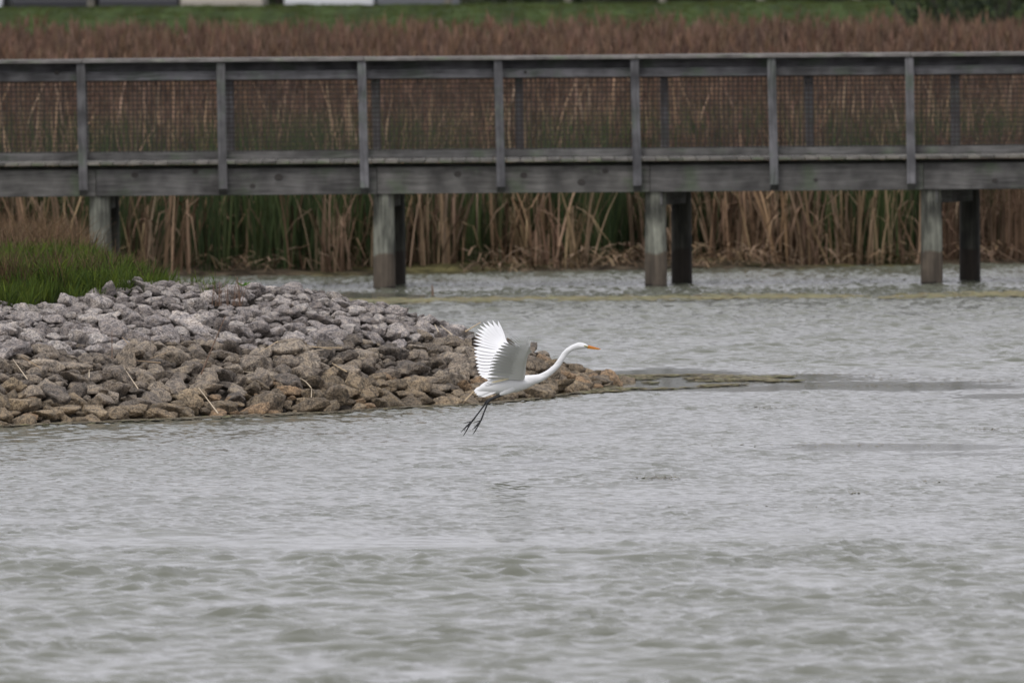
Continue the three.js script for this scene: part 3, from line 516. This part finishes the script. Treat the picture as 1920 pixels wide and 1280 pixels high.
// ---------- egret ----------
{
  seed = 88;
  const BDIST = 80, root = P(950, 725, BDIST), U = BDIST / FPX / 4.92;
  const eg = thing('egret', 'white egret flying low over the water with wings raised and black legs trailing', 'bird', root.toArray());
  const Z = (zx, zy, dep = 0) => P(840 + zx / 4.92, 580 + zy / 4.92, BDIST - dep).sub(root);
  const white = mat([0.78, 0.78, 0.775], { roughness: 0.8 }), cream = mat([0.80, 0.70, 0.46], { roughness: 0.8 }), black = mat([0.018, 0.018, 0.02], { roughness: 0.5 });
  const orange = mat([0.62, 0.20, 0.022], { roughness: 0.4 }), orange2 = mat([0.72, 0.30, 0.035], { roughness: 0.4 }), olive = mat([0.24, 0.25, 0.05], { roughness: 0.6 });
  const ring = (zx, zy, r, k = 1, dep = 0) => { const p = Z(zx, zy, dep); return [p.x, p.y, p.z, r * U, r * U * k]; };
  // body, neck and head in one surface
  const bodyPath = spline([[262, 752, 10, 1.6], [300, 738, 30, 1.3], [345, 724, 50, 1.15], [400, 716, 66, 1.05], [470, 709, 74, 1], [550, 702, 74, 1], [620, 692, 72, 1], [690, 676, 65, 0.98], [740, 660, 56, 0.95], [790, 647, 45, 0.92], [850, 632, 36, 0.9], [925, 588, 31, 0.9], [1000, 524, 28, 0.9], [1045, 460, 26.5, 0.9], [1085, 402, 26, 0.9], [1138, 359, 26.5, 0.9], [1188, 340, 29.5, 0.85], [1228, 335, 31, 0.85], [1262, 338, 25, 0.85], [1290, 347, 13, 0.8]].map(a => ring(a[0], a[1], a[2], a[3])), 76);
  const bg = sweep(bodyPath, 22); { const p = bg.attributes.position; for (let i = 0; i < p.count; i++) { const x = p.getX(i), y = p.getY(i), z = p.getZ(i), n = (fbm(x * 30 + z * 20 + 9, y * 70, 5, 3) - 0.5) * 0.006; p.setXYZ(i, x, y + n, z + n); } bg.computeVertexNormals(); }
  const thigh = d => sweep(spline([ring(640, 700, 10, 1, d), ring(600, 722, 34, 0.8, d), ring(550, 748, 34, 0.8, d), ring(505, 772, 22, 0.8, d), ring(478, 788, 9, 1, d)], 14), 12);
  mesh('body', merge([bg, thigh(0.03), thigh(-0.03)]), white, eg);
  // a feather is a thin lens-shaped vane
  function feather(b, t, n, w, roll, bend = 0.02, point = 0) {
    const dir = t.clone().sub(b), L = dir.length(); dir.normalize(); const s = new THREE.Vector3().crossVectors(dir, n).normalize(), nn = new THREE.Vector3().crossVectors(s, dir).normalize(); s.applyAxisAngle(dir, roll); nn.applyAxisAngle(dir, roll);
    const pts = [], N = 12;
    for (let i = 0; i < N; i++) { const u = i / (N - 1), half = w * 0.5 * (0.45 + 0.55 * smooth(0, 0.45, u)) * (1 - point * smooth(0.45, 1, u)) * Math.sqrt(Math.max(0.0004, 1 - Math.pow(smooth(0.72, 1.0, u) * 0.995, 2))), c = b.clone().addScaledVector(dir, L * u).addScaledVector(nn, -bend * L * u * u); const th = 0.0011; for (const [a, k] of [[-1, 0], [-0.15, 1], [1.1, 0], [-0.15, -1]]) pts.push(c.clone().addScaledVector(s, half * a).addScaledVector(nn, th * k * (1 - u * 0.6) + (Math.abs(a) > 0.5 ? -half * 0.10 : 0)).toArray()); }
    const q = fromGrid(pts, 4, N, true).toNonIndexed(); q.computeVertexNormals(); return q;
  }
  function wing(tips, lead, label, sgn) {
    const g = new THREE.Group(); g.name = 'wing'; g.userData.label = label; eg.add(g);
    const n = tips.length, T = tips.map(a => Z(...a)), Lb = table.bind(null, lead), B = T.map((_, i) => Z(Lb(i, 1), Lb(i, 2), Lb(i, 3)));
    const nor = T.map((_, i) => { const span = B[Math.max(0, i - 1)].clone().sub(B[Math.min(n - 1, i + 1)]).add(T[Math.max(0, i - 1)].clone().sub(T[Math.min(n - 1, i + 1)])); return new THREE.Vector3().crossVectors(T[i].clone().sub(B[i]), span).normalize().multiplyScalar(sgn); });
    for (let i = 0; i < n; i++) {
      const gap = T[i].distanceTo(T[Math.min(n - 1, i + 1)]) * 0.5 + T[i].distanceTo(T[Math.max(0, i - 1)]) * 0.5;
      const w = i < 10 ? (sgn < 0 ? clamp(gap * 0.7, 0.022, 0.03) : clamp(gap * 1.25, 0.03, 0.05)) : clamp(gap * 2.6, 0.05, 0.075);
      mesh('feather', feather(B[i], T[i], nor[i], w, (sgn < 0 ? 0.3 : 0.05) * sgn, i < 10 ? 0.05 : 0.03, i < 11 ? 0.45 : 0.1), white, g);
    }
    for (const [frac, th, nm, lift] of [[0.46, 0.011, 'wing_coverts', 0]]) {  // arm and covert feathers as one soft blade
      const pts = [], NV = 9, NS = 40, cols = NV * 2;
      for (let s = 0; s <= NS; s++) {
        const f = s / NS * (n - 1), i = Math.min(n - 2, Math.floor(f)), t = f - i, b = B[i].clone().lerp(B[i + 1], t), e = T[i].clone().lerp(T[i + 1], t), nn = nor[i].clone().lerp(nor[i + 1], t).normalize(), fr = (f < 9 ? lerp(0.22, frac, f / 9) : frac) * (1 + 0.06 * Math.sin(f * Math.PI * 2)), dir = e.clone().sub(b);
        const sec = v => Math.sqrt(clamp(v / 0.12)) * Math.pow(1 - v, 0.8) * th * lerp(0.55, 1.25, s / NS) + 0.0006;
        const at = (v, k) => b.clone().addScaledVector(dir, fr * v - 0.02).addScaledVector(nn, k * sec(v) - 0.04 * dir.length() * fr * fr * v * v + lift).toArray();
        for (let q = 0; q < NV; q++) pts.push(at(q / (NV - 1), 1)); for (let q = NV - 1; q >= 0; q--) pts.push(at(q / (NV - 1), -1));
      }
      mesh(nm, fromGrid(pts, cols, NS + 1, true), white, g);
    }
    return { B, T, nor };
  }
  const dep = (a, b, n) => i => lerp(a, b, Math.pow(i / (n - 1), 0.85));
  const nearTips = [[748, 290], [735, 262], [712, 244], [688, 238], [663, 236], [637, 238], [610, 242], [583, 249], [556, 262], [530, 286], [505, 312], [482, 340], [460, 368], [440, 398], [425, 428], [410, 455], [398, 485], [390, 515], [384, 545], [377, 577], [367, 610], [352, 645]];
  const dn = dep(0.66, 0.06, 22); nearTips.forEach((t, i) => t.push(dn(i)));
  const nearLead = [[0, 754, 348, 0.46], [4, 752, 368, 0.42], [9, 742, 400, 0.35], [12, 724, 455, 0.28], [16, 712, 530, 0.17], [21, 702, 640, 0.05]];
  const nw = wing(nearTips, nearLead, 'near wing seen from its shaded underside', -1);
  const farTips = [[452, 118], [404, 114], [358, 122], [318, 137], [290, 163], [268, 194], [252, 228], [243, 262], [237, 296], [234, 330], [236, 364], [241, 398], [246, 431], [251, 464], [257, 497], [263, 530], [270, 561], [279, 590], [292, 614], [310, 630], [334, 641], [362, 655]];
  const df = dep(-0.66, -0.06, 22); farTips.forEach((t, i) => t.push(df(i)));
  const farLead = [[0, 534, 300, -0.46], [4, 560, 325, -0.42], [9, 600, 372, -0.35], [12, 625, 420, -0.28], [16, 650, 510, -0.17], [21, 690, 630, -0.05]];
  wing(farTips, farLead, 'far wing showing its bright white upper side', 1);
  const al = Z(756, 372, 0.40), al2 = Z(768, 400, 0.37); mesh('alula', feather(Z(742, 412, 0.35), Z(762, 376, 0.40), new THREE.Vector3(0, 0, 1), 0.022, 0.2), white, eg);
  // tail and back plumes
  for (const [a, b, dz, m, w] of [[[420, 690], [238, 752], 0.0, white, 0.036], [[420, 700], [246, 768], 0.02, white, 0.036], [[430, 715], [262, 786], 0.03, white, 0.034], [[440, 722], [276, 802], 0.02, white, 0.032], [[430, 705], [250, 762], -0.03, white, 0.036], [[470, 740], [300, 800], 0.035, white, 0.03], [[560, 640], [400, 672], 0.055, cream, 0.012], [[540, 648], [352, 668], 0.05, white, 0.03], [[520, 655], [330, 684], 0.045, white, 0.03]])
    mesh('tail_feather', feather(Z(...a, dz), Z(...b, dz), new THREE.Vector3(0, 0.5, 1), w, 0.1), m, eg);
  // bill, bare face skin and eyes
  const um = sweep(spline([ring(1276, 340, 11, 0.8), ring(1300, 343, 11, 0.8), ring(1340, 351, 9, 0.75), ring(1380, 360, 6, 0.7), ring(1412, 367, 1.5, 1)], 14), 10); mesh('upper_bill', um, orange, eg);
  mesh('lower_bill', sweep(spline([ring(1282, 352, 8, 0.8), ring(1305, 356, 8, 0.75), ring(1345, 362, 6, 0.7), ring(1378, 366, 4, 0.7), ring(1404, 369, 1.2, 1)], 12), 10), orange2, eg);
  for (const s of [1, -1]) {
    const e = Z(1262, 336, 0.0162 * s), l = Z(1277, 341, 0.0118 * s);
    mesh('face_skin', new THREE.SphereGeometry(1, 12, 8).scale(0.0125, 0.0048, 0.004).rotateZ(-0.25).translate(l.x, l.y, l.z), olive, eg);
    const ey = mesh('eye', new THREE.SphereGeometry(0.0042, 12, 8).translate(e.x, e.y, e.z), mat([0.5, 0.42, 0.06], { roughness: 0.2 }), eg); mesh('pupil', new THREE.SphereGeometry(0.0024, 10, 8).translate(e.x, e.y, e.z + 0.0024 * s), black, ey);
  }
  // legs and toes
  const limb = (pts, d, parent, name) => mesh(name, sweep(spline(pts.map(p => ring(p[0], p[1], p[2], 1, d)), pts.length * 4), 8), black, parent);
  for (const [d, leg, toes] of [
    [-0.025, [[505, 772, 15], [440, 808, 13], [385, 832, 11], [348, 860, 11], [335, 882, 8], [280, 955, 7], [222, 1032, 8.5]], [[[222, 1030, 7], [178, 1070, 6], [150, 1098, 5], [118, 1134, 2]], [[220, 1034, 7], [182, 1095, 6], [160, 1135, 5], [138, 1168, 2]], [[216, 1040, 6], [185, 1072, 5], [160, 1092, 4], [152, 1120, 2]], [[226, 1026, 6], [205, 1036, 5], [172, 1044, 4], [142, 1052, 2]]]],
    [0.025, [[520, 772, 15], [460, 802, 13], [400, 828, 11], [368, 856, 11], [358, 880, 8], [330, 955, 7], [304, 1024, 8.5]], [[[302, 1024, 7], [272, 1060, 6], [250, 1084, 5], [224, 1110, 2]], [[302, 1028, 7], [272, 1082, 6], [252, 1118, 5], [228, 1154, 2]], [[298, 1030, 6], [276, 1062, 5], [258, 1080, 4], [246, 1104, 2]], [[306, 1020, 6], [290, 1028, 5], [262, 1036, 4], [234, 1046, 2]]]]
  ]) { const l = limb(leg, d, eg, 'leg'); for (const t of toes) limb(t, d, l, 'toe'); }
}

// ---------- far car park: cars, posts, bushes ----------
{
  seed = 606;
  const CD = 268, cx = px => (px - 960) * CD / FPX, gy = 2.612;
  const tyreM = mat([0.02, 0.02, 0.02]), glassM = mat([0.02, 0.025, 0.03], { roughness: 0.08 }), redM = mat([0.35, 0.012, 0.012], { roughness: 0.3 }), rimM = mat([0.5, 0.5, 0.5], { metalness: 0.6, roughness: 0.4 });
  function car(px, w, h, color, label) {
    const c = thing('parked_car', label, 'car', [cx(px), gy, -CD], 'cars parked beyond the reed field'), L = 4.4, pm = mat(color, { roughness: 0.3 });
    const prof = (pts, ww, bevel) => new THREE.ExtrudeGeometry(new THREE.Shape(pts.map(p => new THREE.Vector2(...p))), { depth: ww - 2 * bevel, bevelEnabled: true, bevelThickness: bevel, bevelSize: bevel, bevelSegments: 3 }).translate(0, 0, -(ww - 2 * bevel) / 2).rotateY(Math.PI / 2);
    mesh('body', prof([[-L / 2, 0.32], [L / 2, 0.32], [L / 2, 0.75], [L / 2 - 0.9, 0.92], [-L / 2 + 0.15, 0.98], [-L / 2, 0.85]], w, 0.07), pm, c);
    const cab = mesh('cabin', prof([[-L / 2 + 0.1, 0.95], [L / 2 - 1.3, 0.95], [L / 2 - 1.9, h], [-L / 2 + 0.5, h]], w * 0.9, 0.06), pm, c);
    mesh('rear_window', new RoundedBoxGeometry(w * 0.7, (h - 1.05) * 0.8, 0.03, 2, 0.01).rotateX(-0.5).translate(0, (h + 1) / 2, L / 2 * 0 + L / 2 - 0.28), glassM, cab);
    mesh('bumper', new RoundedBoxGeometry(w * 0.98, 0.26, 0.16, 2, 0.05).translate(0, 0.42, L / 2 + 0.03), pm, c);
    for (const s of [-1, 1]) { mesh('tail_light', new RoundedBoxGeometry(0.16, 0.26, 0.06, 2, 0.02).translate(s * (w / 2 - 0.14), 0.78, L / 2 + 0.02), redM, c); for (const z of [-1.35, 1.35]) { const t = mesh('wheel', new THREE.TorusGeometry(0.24, 0.085, 10, 24).rotateY(Math.PI / 2).translate(s * (w / 2 - 0.12), 0.325, z), tyreM, c); mesh('rim', new THREE.CylinderGeometry(0.22, 0.22, 0.12, 20).rotateZ(Math.PI / 2).translate(s * (w / 2 - 0.12), 0.325, z), rimM, t); } }
  }
  car(-60, 1.8, 1.5, [0.62, 0.63, 0.64], 'white car cut off by the top left corner');
  car(110, 1.8, 1.5, [0.03, 0.03, 0.034], 'black car next to the white corner car');
  car(270, 1.75, 1.45, [0.045, 0.045, 0.05], 'dark charcoal car between the black and cream cars');
  car(425, 1.8, 1.5, [0.42, 0.38, 0.32], 'cream car right of the charcoal car');
  car(625, 1.95, 1.7, [0.66, 0.67, 0.68], 'white van-like car right of the cream car');
  car(790, 1.8, 1.45, [0.14, 0.145, 0.155], 'dark grey car rightmost in the parked row');
  const postM = mat([0.30, 0.27, 0.23], { map: woodMap, roughness: 0.9 });
  [[175, 'leftmost pale wooden post below the parked cars'], [845, 'pale wooden post right of the dark grey car'], [1070, 'pale wooden post above the middle of the boardwalk'], [1247, 'second pale wooden post right of the last car'], [1432, 'third pale wooden post right of the last car'], [1612, 'pale wooden post left of the dark bushes']].forEach(([px, l]) => {
    const d = 263.5, o = mesh('parking_post', boxUV(new THREE.CylinderGeometry(0.075, 0.085, 0.95, 12).translate(0, 0.47, 0), 1, [rnd(), rnd()], 1), postM, scene, [(px - 960) * d / FPX, 2.86, -d]); tag(o, l, 'post', { group: 'posts along the car park' });
  });
  const leafy = Array.from({ length: 2 }, () => mergeC(Array.from({ length: 1500 }, () => { const a = rnd() * 6.28, y = rnd(), r = Math.pow(rnd(), 0.4) * (0.6 + 0.5 * vnoise(a * 1.4, y * 4, 5)) * Math.sqrt(Math.max(0.05, 1 - Math.pow(y * 2 - 0.9, 2) * 0.7)), k = rnd(); return tinted(blade([0, 1, 2].map(i => [Math.cos(a) * r + (rnd() - 0.5) * 0.06 * i, y * 1.9 + 0.05 + 0.05 * i, Math.sin(a) * r + (rnd() - 0.5) * 0.06 * i]), 0.07, rnd() * 6), [lerp(0.02, 0.045, k), lerp(0.032, 0.06, k), 0.02]); })));
  const bark = mat([0.06, 0.05, 0.04]), bushM = new THREE.MeshStandardMaterial({ vertexColors: true, roughness: 0.9, side: THREE.DoubleSide });
  function bush(x, d, s, label) { const b = thing('bush', label, 'bush', [x, groundH(x, d) - 0.05, -d], 'bushes by the car park'); mesh('crown', leafy[Math.floor(rnd() * 2)], bushM, b); for (let i = 0; i < 4; i++) { const a = rnd() * 6.28; mesh('stem', sweep([[0, -0.05, 0, 0.035], [Math.cos(a) * 0.2, 0.6, Math.sin(a) * 0.2, 0.025], [Math.cos(a) * 0.4, 1.3, Math.sin(a) * 0.4, 0.01]], 6), bark, b); } b.scale.setScalar(s); b.rotation.y = rnd() * 6.28; }
  bush((1770 - 960) * 246 / FPX, 246, 1.25, 'dark bush at the top edge right of the last post');
  bush((1880 - 960) * 243 / FPX, 243, 1.35, 'dark bush in the top right corner');
  [[-11.6, 0], [-8.4, 1], [-5.4, 0], [-2.4, 1], [0.6, 0], [3.6, 1], [6.6, 0], [9.8, 1], [12.8, 0]].forEach(([x], i) => bush(x, 286 + (i % 2) * 1.5, 2.0 + rnd() * 0.4, ['bush behind the white corner car', 'bush behind the black car', 'bush behind the cream car', 'bush behind the white van-like car', 'dark bush right of the parked row', 'dark bush above the middle of the picture', 'dark bush behind the third post', 'dark bush behind the rightmost post', 'dark bush behind the corner bush'][i]));
  // mown grass on the slope
  const gs = [], gg = Array.from({ length: 3 }, () => mergeC(Array.from({ length: 14 }, () => tinted(blade(leaning(gauss() * 0.12, gauss() * 0.12, rr(0.02, 0.045), rr(0, 0.6), rnd() * 6.28, 0.3, 4), 0.02, rnd() * 6), [lerp(0.055, 0.085, rnd()), lerp(0.075, 0.105, rnd()), 0.022]))));
  for (let i = 0; i < 9000; i++) { const d = rr(222, 265), x = rr(-1, 1) * (0.0415 * d + 1.5); gs.push([x, groundH(x, d) - 0.01, -d, rnd() * 6.28, rr(0.8, 1.4), tone(0.7, 1.1)]); }
  scatter('lawn', gg, leafMat, gs, 'green lawn below the parked cars', 'grass');
}

renderer.render(scene, camera);
